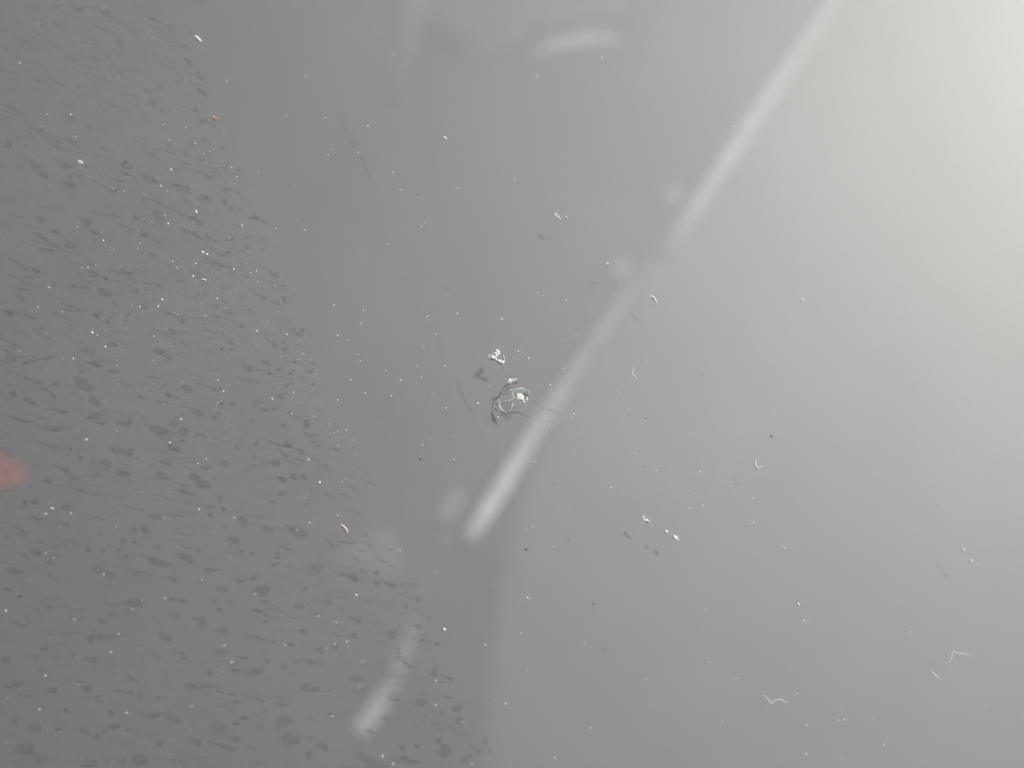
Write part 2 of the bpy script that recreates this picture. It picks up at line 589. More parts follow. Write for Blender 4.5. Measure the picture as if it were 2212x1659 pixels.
# --- dark drop marks: (x, y, length, width, angle) in thirds of a photo pixel, per tile of the photograph
T00 = [(510,62,80,35,28),(685,80,60,50,20),(645,118,100,22,20),(125,148,40,20,20),(400,160,25,14,20),(270,125,50,18,20),(140,255,80,18,20),(1030,145,90,16,25),(1110,180,80,30,15),(1195,180,50,20,35),(1035,210,20,14,0),(780,295,85,35,35),(640,390,45,22,25),(505,408,150,14,24),(575,440,60,14,24),(560,472,40,18,15),(510,560,45,22,15),(800,480,25,15,10),(690,520,50,18,15),(760,215,50,18,15),(1070,428,65,25,30),(1155,532,45,28,25),(1030,568,40,26,20),(1250,540,45,20,25),(1300,500,80,40,20),(1285,465,30,16,20),(1310,600,80,36,25),(1195,295,45,25,10),(990,665,75,45,-10),(1060,722,80,25,15),(810,718,40,18,20),(300,610,100,16,25),(440,678,90,22,20),(62,695,60,25,30),(445,755,85,50,30),(195,822,90,22,18),(290,855,110,25,20),(655,848,60,18,15),(350,938,105,50,30),(465,915,110,45,18),(175,950,60,20,20),(55,935,60,45,35),(670,958,45,20,20),(620,968,12,10,0),(965,985,110,40,30),(1065,970,150,14,20),(1120,883,28,14,10),(1345,915,35,12,20),(1345,800,150,40,30),(1440,965,45,25,15),(400,1055,180,45,15),(285,1135,90,45,22),(230,1080,80,45,15),(445,1140,80,22,10),(455,1200,80,40,22),(315,1235,55,16,20),(970,1165,120,60,25),(825,1075,90,45,20),(825,1128,45,25,10),(740,1240,45,35,0),(750,1165,130,14,22),(1170,1220,120,65,28),(1335,1138,140,25,18),(1225,1062,100,22,20),(1455,1095,55,28,20),(1550,1102,30,22,10),(1515,1125,80,14,22),(1480,1228,30,16,15),(1455,1315,35,30,60),(1325,1275,55,30,15),(1535,1355,100,18,20),(1650,1415,70,35,25),(1730,1423,45,6,0),(880,1418,60,35,15),(1020,1408,110,70,30),(1270,1430,110,55,20),(570,1440,80,45,15),(605,1368,45,25,10),(720,1395,150,22,15),(1050,1325,140,18,22),(1130,1370,110,16,15),(935,1520,70,35,15),(830,1475,110,14,22),(360,1502,50,20,10),(265,1425,60,40,15),(460,1590,80,50,15),(140,1563,18,10,0),(300,1620,140,25,15),(1220,1500,170,25,22),(1280,1530,60,25,15),(1370,1545,130,20,18),(1600,1605,40,25,10),(1480,1635,45,22,15),(980,1640,100,20,8)]
T01 = [(95,30,110,16,22),(150,80,65,28,28),(235,95,60,35,5),(185,135,50,25,15),(605,115,70,45,30),(685,145,35,18,15),(825,100,110,40,18),(735,100,90,30,20),(1030,190,75,30,15),(950,178,40,20,10),(1380,35,140,25,22),(1475,70,110,16,18),(680,235,120,55,20),(510,195,150,25,12),(870,215,90,30,25),(150,218,90,22,18),(55,365,75,35,20),(215,398,75,22,12),(500,340,190,28,20),(625,385,45,20,20),(930,325,90,25,10),(1260,272,25,16,10),(1405,330,40,25,10),(1480,370,40,22,10),(1700,265,60,35,25),(1840,275,40,30,15),(1770,300,120,22,15),(1845,145,30,14,10),(1830,188,60,18,12),(1625,180,25,12,0),(1765,110,100,28,25),(1085,370,110,18,20),(1175,408,50,50,0),(700,430,40,22,-20),(280,465,40,24,0),(1310,437,24,14,20),(1105,495,70,38,22),(1555,455,80,25,5),(830,383,18,10,0),(1895,480,45,38,30),(1935,508,50,28,10),(1960,482,35,24,10),(1775,575,50,22,8),(1740,543,28,16,10),(1833,557,32,20,5),(1845,605,30,14,5),(1930,578,70,25,25),(2010,520,20,10,0),(1495,560,60,25,22),(1580,542,24,14,0),(1435,602,30,24,0),(735,572,60,30,20),(100,578,50,22,20),(560,610,110,30,20),(620,700,70,45,10),(75,660,80,60,20),(300,660,100,40,5),(190,690,120,25,-5),(735,745,60,35,0),(1035,620,70,45,15),(1090,655,60,28,20),(1070,680,40,18,10),(1610,728,70,50,35),(1730,695,60,35,10),(1805,735,36,20,10),(1745,762,30,20,10),(1910,685,32,22,5),(1905,745,30,18,5),(1885,765,40,24,10),(1950,795,70,20,22),(2040,702,60,20,18),(2015,752,45,22,0),(2025,828,32,18,5),(2090,850,80,14,25),(1870,840,90,28,-20),(1820,908,45,28,15),(260,820,60,30,20),(325,885,90,24,35),(355,832,35,20,0),(540,835,150,65,22),(85,895,60,40,-20),(45,930,40,20,0),(190,940,85,40,15),(610,940,100,50,25),(390,1000,110,40,10),(905,912,38,20,10),(1090,900,60,35,30),(1210,860,80,50,30),(1310,830,130,25,15),(1390,855,110,40,10),(1050,955,50,24,0),(1430,960,45,26,0),(1505,958,60,28,8),(1665,945,170,26,14),(1720,998,45,20,10),(1785,988,45,22,0),(1890,1012,35,30,30),(1285,1020,80,50,25),(1395,1050,40,22,5),(620,1035,90,55,0),(580,1048,35,28,0),(790,1075,130,45,15),(120,1060,240,26,10),(370,1110,150,60,15),(650,1085,90,24,10),(1130,1080,70,60,-40),(1185,1140,75,55,0),(1030,1130,120,65,10),(1300,1165,90,28,10),(1125,1240,90,40,10),(1185,1195,50,25,20),(760,1255,100,55,10),(840,1270,80,40,10),(450,1245,45,28,10),(860,1305,110,22,10),(1060,1340,120,40,25),(600,1318,36,18,0),(520,1310,30,28,0),(1800,1215,260,26,20),(1865,1215,60,35,25),(1850,1290,45,35,20),(1663,1218,35,24,10),(1530,1245,45,20,25),(2015,1155,110,28,8),(1990,1085,60,45,-60),(2040,1210,50,20,0),(2180,1250,35,22,0),(2110,1088,20,12,0),(1840,1097,35,20,0),(2095,1375,110,45,10),(1665,1363,110,30,-6),(1600,1390,40,18,0),(1460,1345,70,40,0),(1330,1370,70,50,-10),(1905,1430,55,45,-50),(1965,1432,60,26,10),(1830,1445,70,40,5),(1780,1340,80,45,0),(680,1340,80,40,0),(400,1370,110,40,12),(480,1425,130,50,15),(625,1418,45,26,0),(305,1458,60,28,10),(790,1410,90,40,15),(875,1405,60,22,10),(1050,1425,90,45,15),(1190,1485,60,26,10),(1260,1430,70,55,20),(1320,1480,110,60,20),(1430,1570,55,50,10),(1830,1540,60,45,10),(480,1510,200,30,14),(620,1545,80,24,15),(160,1592,45,32,0),(220,1590,70,35,0),(430,1630,75,50,0),(1220,1540,140,24,15),(1340,1620,130,26,15),(1450,1635,40,24,0),(1760,1590,45,26,15),(50,1270,110,60,15),(2040,1320,50,22,0)]
T02 = [(1010,30,110,50,10),(1365,20,40,22,10),(1575,60,80,70,60),(1735,115,90,60,20),(1930,130,150,90,15,1),(155,130,60,32,10),(45,158,32,22,0),(425,75,60,28,0),(240,40,100,40,0),(460,195,110,45,10),(230,260,90,50,0),(168,290,32,36,40),(570,240,45,22,0),(670,250,30,22,0),(325,325,50,28,0),(800,182,40,28,0),(870,192,30,20,0),(775,238,28,22,0),(1015,232,50,30,0),(1030,330,130,60,15),(1190,290,110,55,10),(1230,325,50,22,0),(940,115,60,40,0),(870,120,60,40,0),(1250,240,110,26,12),(1525,185,50,45,20),(1550,258,70,20,10),(1640,268,45,24,5),(1800,290,45,35,0),(1780,340,40,28,-30),(630,375,110,50,10),(710,405,75,42,15),(360,430,90,36,8),(95,385,120,50,15),(48,500,60,28,0),(130,550,35,26,0),(320,615,85,28,8),(1120,435,60,35,15),(1370,385,110,45,-25),(1430,500,100,60,10),(1550,445,75,32,5),(1640,430,50,30,0),(1700,510,100,70,0),(870,590,130,70,0),(1120,562,50,30,10),(1180,578,60,26,0),(1140,665,60,45,15),(1420,635,32,18,30),(1730,590,100,30,20),(1670,640,90,30,-10),(1728,670,32,26,0),(1940,610,90,45,15),(2030,370,120,90,0,1),(2120,580,60,45,0),(145,730,150,40,20),(175,678,36,20,0),(655,705,65,28,0),(720,660,60,30,-10),(460,790,130,45,5),(720,800,200,65,8),(590,825,60,50,0),(1065,810,100,45,15),(1295,705,110,40,10),(1440,770,80,40,0),(1690,820,230,28,22,1),(1885,860,55,28,5),(1970,772,55,30,8),(2070,895,80,40,0),(1440,905,110,35,10),(1560,940,100,24,12),(1735,965,50,28,15),(1940,970,36,28,0),(1840,1000,25,22,0),(2050,980,110,35,10),(230,932,42,32,0),(290,890,65,30,0),(475,925,40,28,30),(40,960,70,45,0),(590,965,100,40,20),(855,1075,95,32,30),(560,1145,85,40,10),(345,1155,75,35,-10),(100,1120,45,26,0),(1240,1130,75,45,20),(1320,1135,110,28,8),(1420,1160,40,20,0),(1510,1180,40,26,0),(1650,1215,130,28,10),(1820,1245,120,26,10),(1660,1035,120,50,-10),(1540,1030,120,24,15),(1360,1040,40,40,0),(840,1170,50,26,10),(905,1182,45,28,5),(760,1158,50,24,0),(1022,1205,50,26,15),(640,1220,60,28,30),(715,1300,60,34,15),(1530,1230,55,24,0),(2010,1140,120,60,10),(430,1280,45,26,0),(220,1400,100,55,10,1),(375,1410,55,28,0),(95,1360,40,40,0),(550,1420,65,45,0),(740,1390,80,45,0,1),(960,1310,160,60,15),(1090,1330,180,60,10,1),(1410,1400,120,80,10,1),(1580,1335,60,30,0),(1680,1385,65,26,5),(1530,1375,40,24,0),(1840,1360,110,90,0,1),(1880,1480,120,80,0,1),(2090,1520,75,60,0),(2000,1580,45,60,0),(1540,1475,60,28,10),(1380,1500,100,26,10),(1270,1490,80,50,20),(1480,1530,90,40,15),(165,1530,120,70,0),(260,1600,120,70,0),(900,1610,130,80,0,1),(580,1630,120,60,0),(690,1610,50,28,0),(805,1610,36,32,0),(1030,1500,45,32,0),(1160,1620,130,45,15),(630,1450,50,30,0)]
T12 = [(228,392,36,24,0),(85,430,90,40,20),(225,465,40,26,0),(315,470,70,35,15),(395,490,55,22,25),(440,550,70,20,12),(500,568,40,30,-40),(418,610,45,28,5),(480,630,20,12,0),(560,683,28,20,5),(500,740,50,35,0),(330,790,80,55,10),(520,832,50,22,8),(535,800,40,18,0),(620,858,25,26,0),(85,800,30,45,0),(100,700,90,50,15),(230,720,110,20,8),(370,950,65,55,20),(440,990,100,40,15),(600,1040,60,60,0,1),(710,1080,40,26,20),(370,880,70,24,8),(385,910,50,14,5),(690,1200,60,20,8),(525,1230,85,55,0),(340,1210,90,40,20),(120,1170,90,50,10),(625,1330,60,22,5),(750,1275,65,45,5),(765,1340,28,30,0),(655,1300,30,24,0),(610,1375,45,24,0),(720,1400,55,30,0),(550,1320,50,18,10),(290,1340,70,50,10),(190,1425,60,28,10),(930,1485,38,32,20),(890,1550,40,24,0),(965,1548,25,18,0),(490,1520,36,28,0),(390,1525,60,40,-10),(630,1480,60,28,0),(670,1550,110,80,-20),(800,1610,50,35,10),(440,1610,110,55,10),(200,1620,220,90,5,1),(830,1580,40,20,0),(95,1080,90,60,10),(210,220,60,20,5),(160,210,60,22,10),(290,90,25,12,0),(70,200,60,20,5),(310,240,50,25,0),(70,290,60,18,10),(320,355,30,12,0),(30,400,60,24,10)]
marks = []
for tile, ox, oy in ((T00, 0, 0), (T01, 0, 553), (T02, 0, 1106), (T12, 737.3, 1106)):
    for r in tile:
        marks.append((ox + r[0] / 3, oy + r[1] / 3, r[2] / 3, r[3] / 3, r[4], len(r) > 5))
marks.sort(key=lambda r: -r[2] * r[3])

EDGE = [(-20, 430), (100, 425), (180, 445), (280, 500), (380, 525), (470, 590), (600, 622), (740, 665), (850, 725), (1020, 795), (1110, 835), (1260, 885), (1360, 918), (1460, 985), (1600, 1052), (1700, 1085)]


def edge_x(y):
    """right limit of the unwiped area"""
    for (y0, x0), (y1, x1) in zip(EDGE, EDGE[1:]):
        if y0 <= y <= y1:
            return x0 + (x1 - x0) * (y - y0) / (y1 - y0)
    return EDGE[-1][1]


def mark_shape(u, w, ln, wd, ang, teal):
    if ln / wd > 2.4:
        v, f, s = streak(u, w, ln * 1.1, wd * 1.1, ang)
        k = 0.235
    else:
        z0 = random.uniform(1e-5, 5e-5)
        prof = random.choice(((0.6, 0.62, 1.0, 0.0), (1, .95, .7, 0.0), (0.8, 0.85, .9, 0.0), (1, .9, .55, .0), (.7, 1, .5, 0)))
        v, f, s = blob(u, w, ln * 1.08, wd * 1.08, ang, 16, z0, 4e-5, random.uniform(.12, .34), random.uniform(-.5, .5), prof)
        k = 0.21
        if random.random() < .3:                         # a run-off tail up the glass
            tv, tf, ts = streak(u - ln * .7 * math.cos(math.radians(ang)), w - ln * .7 * math.sin(math.radians(ang)), ln * random.uniform(.8, 1.8), wd * .55, ang, z0 + 1e-5)
            b0 = len(v)
            v, f, s = v + tv, f + [tuple(q + b0 for q in t) for t in tf], s + [x * .6 for x in ts]
    small = 1.25 if ln * wd < 110 else (0.8 if ln * wd > 500 else 1.0)
    k *= small * random.uniform(.7, 1.2) * (0.62 if w < 260 else 0.82 if w < 420 else 1.0)
    return v, f, [x * k for x in s]


bag = Bag()
for i, (u, w, ln, wd, ang, teal) in enumerate(marks):
    v, f, s = mark_shape(u, w, ln, wd, ang, teal)
    if i < 300:
        mesh_obj("dried_drop", v, f, M_TEAL if teal else M_MARK, wind, px(u, w), s)
    else:
        bag.add(v, f, s)
for i in range(1800):                                    # the faint small marks between
    w = random.uniform(0, 1680)
    u = random.uniform(-10, edge_x(w) - 2) + random.gauss(0, 10)
    ln = random.uniform(6, 18) * random.choice((1, 1.6, 2.6, 4))
    v, f, s = mark_shape(u, w, ln, random.uniform(3.5, 8), random.gauss(16 + (800 - w) / 90, 6), False)
    bag.add(v, f, s, random.uniform(.2, .7))
o = mesh_obj("drop_residue", bag.v, bag.f, M_MARK, wind, Vector((0, 0, 0)), bag.s)
tag(o, kind="stuff")

# --- wiper smears on the wiped side
for pts, wd, k in (([(730, 225), (752, 290), (790, 360), (815, 420)], 14, .05), ([(880, 580), (898, 612), (912, 640)], 9, .06), ([(893, 560), (907, 600), (914, 634)], 4, .08),
                   ([(985, 825), (1003, 862), (1022, 905)], 12, .07), ([(1006, 850), (1017, 880), (1024, 900)], 5, .085), ([(940, 690), (948, 745), (962, 800)], 9, .045)):
    v, f, s = ribbon(pts, [wd * .4] + [wd] * (len(pts) - 2) + [wd * .5], 3e-5, [k * .5] + [k] * (len(pts) - 2) + [k * .5])
    mesh_obj("wiper_smear", v, f, M_MARK, wind, px(*pts[1]), s)

# ------------------------------------------------------------------ the stone chip (a part of the windscreen)
CO = px(1100, 870)
chip = empty("stone_chip", CO, wind)
tag(chip, "stone chip with a white crushed core inside curved dark cracks and shadows")


def cq(x, y):                                            # the chip was measured in an enlarged view
    return (1900 + x / 7.542) / 1.8228, (1470 + y / 7.542) / 1.8228


CS = 1 / (7.542 * 1.8228)


def chip_ribbon(name, pts, widths, z, mat, strengths, soft=True):
    v, f, s = ribbon([cq(*p) for p in pts], [q * CS * (1.4 if mat is M_CRACK_SHADE else 1.1) for q in widths], z, strengths, soft=soft)
    s = [min(1.0, x * 1.35) for x in s] if mat is M_CRACK_SHADE else s
    return mesh_obj(name, v, f, mat, chip, px(*cq(*pts[len(pts) // 2])), s, parent_at=CO)


def chip_lumps(name, spots, mat, z=1e-4, jag=.3, flat=.6):
    B = Bag()
    for x, y, a, b, ang in spots:
        u, w = cq(x, y)
        m = ppm(u, w) * CS
        v, f = lump(px(u, w, z), a * m / 2, b * m / 2, min(a, b) * m / 2 * flat, -math.radians(ang), jag)
        B.add(v, f)
    return mesh_obj(name, B.v, B.f, mat, chip, px(*cq(spots[0][0], spots[0][1])), smooth=False, parent_at=CO)


# dark crescents: crack faces and the crumbs' cast shadows, both painted dark
chip_ribbon("crack_and_shadow", [(1062, 325), (1000, 285), (900, 272), (800, 300), (700, 365), (620, 450), (560, 530), (525, 620), (500, 670)], [12, 30, 22, 34, 40, 30, 34, 26, 16], -0.0024, M_CRACK_SHADE, [.5, .8, .8, .85, .85, .8, .8, .7, .5])
chip_ribbon("crack_and_shadow", [(530, 650), (430, 725), (345, 830), (295, 960), (272, 1090), (280, 1190), (305, 1270), (340, 1360), (385, 1440), (440, 1510), (560, 1625)], [14, 40, 24, 18, 16, 34, 70, 86, 46, 20, 6], -0.0024, M_CRACK_SHADE, [.6, .75, .75, .8, .8, .8, .8, .78, .7, .5, .15])
chip_ribbon("crack_and_shadow", [(660, 550), (720, 480), (790, 430), (890, 390)], [20, 34, 28, 10], -0.0024, M_CRACK_SHADE, [.6, .75, .7, .4])
chip_ribbon("crack_and_shadow", [(600, 470), (660, 400), (760, 350), (850, 335)], [10, 22, 20, 8], -0.0024, M_CRACK_SHADE, [.3, .5, .5, .2])
chip_ribbon("crack_and_shadow", [(385, 975), (420, 910), (475, 865)], [18, 34, 18], -0.0024, M_CRACK_SHADE, [.5, .65, .4])
chip_ribbon("crack_and_shadow", [(372, 1030), (395, 1085), (440, 1130)], [26, 34, 14], -0.0024, M_CRACK_SHADE, [.6, .65, .4])
chip_ribbon("crack_and_shadow", [(520, 1130), (640, 1080), (760, 1020), (850, 1035)], [20, 30, 22, 10], -0.0024, M_CRACK_SHADE, [.25, .4, .5, .2])
chip_ribbon("crack_and_shadow", [(600, 1200), (760, 1160), (900, 1160), (1020, 1145), (1130, 1185), (1250, 1240), (1400, 1310)], [40, 60, 44, 24, 26, 22, 8], -0.0024, M_CRACK_SHADE, [.25, .45, .5, .5, .6, .55, .3])
chip_ribbon("crack_and_shadow", [(540, 560), (640, 590), (780, 620)], [30, 60, 20], -0.0024, M_CRACK_SHADE, [.4, .3, .15])
chip_ribbon("crack_and_shadow", [(1390, 830), (1600, 930), (1800, 1010), (2000, 1120)], [8, 8, 10, 12], -0.0024, M_CRACK_SHADE, [.2, .28, .35, .3])
chip_ribbon("crack_and_shadow", [(1960, 1040), (2080, 1110), (2210, 1195)], [10, 13, 6], -0.0024, M_CRACK_SHADE, [.5, .75, .4])
# white fracture edges
chip_ribbon("white_crack", [(480, 725), (488, 820), (500, 920), (530, 1010), (585, 1090), (680, 1140), (735, 1195)], [14, 22, 30, 34, 34, 20, 14], -0.0004, M_CRACK, [.6, .7, .8, .85, .85, .6, .4])
chip_ribbon("white_crack", [(965, 735), (890, 770), (800, 800), (690, 815), (580, 830)], [28, 26, 16, 14, 10], -0.0004, M_CRACK, [.6, .6, .4, .35, .25])
chip_ribbon("white_crack", [(1045, 780), (990, 880), (930, 965), (870, 1005), (835, 1100), (790, 1190)], [20, 14, 18, 20, 20, 16], -0.0004, M_CRACK, [.6, .6, .6, .5, .35, .3])
chip_ribbon("white_crack", [(910, 880), (885, 930), (870, 975)], [18, 36, 14], -0.0003, M_CRACK, [.6, .9, .5])
chip_ribbon("white_crack", [(795, 510), (850, 488), (930, 488)], [12, 16, 12], -0.0003, M_CRACK, [.5, .65, .5])
chip_ribbon("white_crack", [(940, 520), (990, 470), (1080, 450), (1170, 440), (1250, 470), (1310, 520)], [26, 22, 18, 26, 14, 8], -0.0002, M_CRACK, [.6, .75, .8, .95, .6, .3])
chip_ribbon("white_crack", [(935, 505), (915, 580), (905, 650), (940, 715), (1000, 740)], [26, 28, 40, 44, 30], -0.0002, M_CRACK, [.6, .5, .5, .55, .6])
chip_ribbon("white_crack", [(560, 540), (620, 565), (700, 605)], [16, 22, 10], -0.0002, M_CRACK, [.25, .3, .2])
chip_ribbon("white_crack", [(880, 555), (882, 590)], [18, 22], -0.0002, M_CRACK, [.7, .6])
# green lens of lifted glass round the core
u, w = cq(1190, 560)
v, f, s = blob(u, w, 480 * CS, 240 * CS, 8, 22, -0.0006, 1.5e-4, .04, 0, (.34, .32, .5, .18))
mesh_obj("lifted_glass", v, f, M_LENS, chip, px(u, w), s, parent_at=CO)
u, w = cq(1350, 545)
v, f, s = blob(u, w, 90 * CS, 180 * CS, -5, 14, -0.0004, 1.5e-4, .08, 0, (.75, .75, .7, .3))
mesh_obj("lifted_glass", v, f, M_LENS, chip, px(u, w), s, parent_at=CO)
# crushed core
chip_lumps("crushed_core", [(1150, 690, 130, 110, 20), (1080, 680, 100, 90, 0), (1180, 750, 110, 90, 10), (1110, 750, 110, 70, 20), (1030, 700, 60, 60, 0), (1060, 620, 90, 60, 10), (1140, 620, 90, 60, 10), (1200, 690, 70, 90, 30), (1050, 760, 50, 40, 0), (1220, 780, 60, 40, 10)], M_BRIGHT, 0.8e-4)
chip_lumps("glass_crumb", [(1240, 845, 90, 70, 10), (1210, 825, 50, 50, 0), (1330, 780, 70, 44, 10), (1320, 720, 50, 70, 10), (1300, 770, 40, 40, 0), (1130, 865, 24, 34, 0), (1285, 930, 22, 26, 0), (1330, 680, 30, 40, 0)], M_WHITE, 0.8e-4)
chip_lumps("black_gap", [(1255, 610, 90, 30, 28), (1345, 660, 44, 70, -30), (1235, 640, 70, 24, 30), (1300, 640, 44, 26, 10), (1275, 720, 30, 60, 10), (1190, 585, 60, 20, 20), (1245, 800, 50, 16, 10), (1010, 660, 26, 12, 30), (1120, 660, 26, 10, -30), (1095, 705, 24, 10, 20)], M_BLACK, 1.6e-4, .25, .5)
# the chalky lump at the top of the crack
chip_lumps("white_crumb", [(820, 190, 110, 80, -20), (785, 230, 60, 60, 0), (850, 235, 90, 60, 0), (835, 285, 90, 26, -15), (760, 275, 60, 26, -40)], M_WHITE, 0.8e-4)
chip_lumps("beige_crumb", [(940, 190, 130, 90, -10), (1000, 170, 60, 80, 20), (900, 230, 110, 60, 10), (990, 230, 70, 50, 0)], M_BEIGE, 0.8e-4)

# ------------------------------------------------------------------ loose things on the glass
def flake_part(name, pts, mat, parent, at, z=1.5e-4, th=1.6e-4, scale=1.0):
    """irregular faceted flake: outline in photo pixels, thin, with a raised crumpled top"""
    P = [px(a, b, z) for a, b in pts]
    c = sum(P, Vector()) / len(P)
    m = len(P)
    verts = P[:]
    verts += [c + (p - c) * random.uniform(.45, .7) + Vector((0, 0, th * random.uniform(.4, 1.4))) for p in P]
    verts += [c + (p - c) * .9 - Vector((0, 0, th * .5)) for p in P]
    verts.append(c + Vector((0, 0, th * random.uniform(.3, .9))))
    faces = []
    for i in range(m):
        j = (i + 1) % m
        faces += [(i, j, m + j), (i, m + j, m + i), (m + i, m + j, 3 * m), (2 * m + i, j, i), (2 * m + i, 2 * m + j, j)]
    faces.append(tuple(range(2 * m, 3 * m)))
    o = mesh_obj(name, verts, faces, mat, parent, smooth=False, parent_at=at)
    bm = bmesh.new(); bm.from_mesh(o.data); bmesh.ops.recalc_face_normals(bm, faces=bm.faces); bm.to_mesh(o.data); bm.free()
    return o


def fq(x, y):                                            # flake measured in an enlarged view (18.43 per source pixel)
    return (1880 + x / 18.433) / 1.8228, (1360 + y / 18.433) / 1.8228


FO = px(*fq(1400, 850))
fl = empty("glass_flake", FO)
tag(fl, "white crumpled flake of glass lying just above the stone chip", "glass flake")
flake_part("upper_flap", [fq(*p) for p in [(1310, 300), (1400, 290), (1500, 340), (1610, 430), (1625, 540), (1640, 640), (1560, 720), (1470, 800), (1380, 860), (1270, 760), (1240, 640), (1200, 530), (1260, 440)]], M_FLAP, fl, FO, 1.1e-4)
flake_part("middle_lump", [fq(*p) for p in [(1000, 700), (1080, 740), (1150, 715), (1230, 750), (1290, 780), (1300, 880), (1420, 930), (1400, 1080), (1330, 1100), (1240, 1060), (1120, 1030), (1000, 1010), (930, 920), (980, 850), (970, 770)]], M_BRIGHT, fl, FO, 9e-5, 2.2e-4)
flake_part("lower_flap", [fq(*p) for p in [(1400, 1010), (1540, 1020), (1680, 1020), (1780, 1060), (1860, 1150), (1980, 1090), (1960, 1220), (1890, 1330), (1800, 1380), (1710, 1330), (1620, 1240), (1500, 1210), (1400, 1090)]], M_FLAP, fl, FO, 1.1e-4)
for pts, wd in (([(760, 700), (860, 700), (970, 700)], 50), ([(770, 830), (860, 845), (950, 900)], 50), ([(1870, 690), (1920, 820), (1960, 960), (1975, 1090)], 44), ([(1080, 590), (1150, 540), (1220, 500)], 40), ([(1080, 600), (1120, 680), (1180, 720)], 36)):
    v, f = fibre_mesh([fq(*p) for p in pts], wd / (18.433 * 1.8228), 1.2e-4)
    mesh_obj("splinter", v, f, M_LINT, fl, parent_at=FO)

# three flakes in a row on the right, each lifted off the dusty inner face so its shadow shows
def tq(x, y, i, j):
    return i * 737.33 + x / 3, j * 553 + y / 3


def lone_flake(name, pts, tile, label, cat, mat=M_BRIGHT, group=None, z=8.5e-5, th=1.5e-4):
    P = [tq(x, y, *tile) for x, y in pts]
    o = flake_part(name, P, mat, None, Vector(), z, th)
    return tag(o, label, cat, group)


GF = "white flakes in a row right of the chip"
lone_flake("glass_flake", [(1950, 30), (1958, 22), (1968, 34), (1975, 44), (1988, 50), (2002, 68), (1998, 72), (1982, 64), (1968, 62), (1956, 52)], (1, 2), "largest, pointed white flake at the upper left of the row of three", "glass flake", group=GF)
lone_flake("glass_flake", [(2090, 120), (2100, 116), (2112, 120), (2120, 128), (2116, 135), (2104, 134), (2094, 128)], (1, 2), "smallest white flake in the middle of the row of three", "glass flake", group=GF)
lone_flake("glass_flake", [(2150, 160), (2154, 148), (2166, 152), (2176, 162), (2188, 176), (2182, 186), (2168, 184), (2156, 174)], (1, 2), "rounded white flake at the lower right end of the row of three", "glass flake", group=GF)
lone_flake("dust_flake", [(1376, 1385), (1390, 1378), (1404, 1390), (1414, 1404), (1428, 1424), (1416, 1424), (1398, 1412), (1380, 1402)], (1, 0), "ragged pale grey flake high above the stone chip", "dust flake", M_DIM)
lone_flake("dust_flake", [(1446, 1402), (1456, 1398), (1466, 1408), (1464, 1418), (1452, 1414)], (1, 0), "small pale flake just right of the ragged grey flake", "dust flake", M_DIM)
lone_flake("dust_flake", [(1808, 232), (1820, 230), (1834, 244), (1840, 262), (1828, 262), (1816, 250)], (2, 2), "upper blurred pale flake near the right edge", "dust flake", M_DIM)
lone_flake("dust_flake", [(1852, 304), (1868, 302), (1886, 316), (1880, 328), (1862, 326)], (2, 2), "lower blurred pale flake near the right edge", "dust flake", M_DIM)
lone_flake("dust_flake", [(1258, 232), (1272, 230), (1292, 244), (1308, 268), (1298, 270), (1280, 258)], (0, 0), "bright white flake near the top left, above the drop marks", "dust flake", M_SPECK)
lone_flake("orange_grain", [(1374, 754), (1386, 752), (1400, 762), (1408, 772), (1396, 776), (1382, 768)], (0, 0), "tiny orange grain at the edge of the drop marks", "grain", M_ORANGE)
lone_flake("dust_flake", [(502, 1040), (518, 1034), (534, 1046), (544, 1062), (528, 1064), (510, 1054)], (0, 0), "soft pale flake among the drop marks at far left", "dust flake", M_DIM)

# lint fibres
def lint(pts, tile, wd, label, mat=M_LINT):
    v, f = fibre_mesh([tq(x, y, *tile) for x, y in pts], wd)
    return tag(mesh_obj("lint_fibre", v, f, mat), label, "lint fibre")


lint([(1998, 272), (2004, 260), (2020, 264), (2034, 280), (2042, 304)], (1, 1), 3.2, "short hooked white fibre beside the slanting pale strip", M_LINT)
lint([(1884, 720), (1893, 740), (1882, 756), (1900, 776), (1918, 808)], (1, 1), 2.2, "faint wavy fibre right of the stone chip", M_LINT_FAINT)
lint([(467, 1316), (475, 1334), (472, 1352), (482, 1369), (497, 1374), (508, 1364), (519, 1366)], (2, 1), 2.4, "bright white curled J shaped fibre on the right side", M_LINT)
lint([(522, 1186), (550, 1210), (572, 1238), (595, 1220), (640, 1215), (658, 1230), (680, 1233)], (2, 2), 2.6, "zigzag pale fibre near the bottom right", M_LINT_FAINT)
lint([(1700, 978), (1728, 968), (1742, 945), (1748, 912), (1762, 906), (1785, 918), (1820, 915), (1858, 936)], (2, 2), 2.6, "long bent pale fibre close to the right edge", M_LINT_FAINT)
lint([(1610, 1032), (1640, 1060), (1666, 1080)], (2, 2), 2.4, "short straight pale fibre below the long bent fibre", M_LINT_FAINT)
lint([(-6, 80), (14, 92), (30, 110), (44, 134)], (1, 2), 3.6, "short pinkish fibre lying among the drop marks", M_PINK)
lint([(1306, 149), (1320, 153), (1335, 157)], (0, 1), 3.0, "tiny pink white splinter among the drop marks", M_PINK)

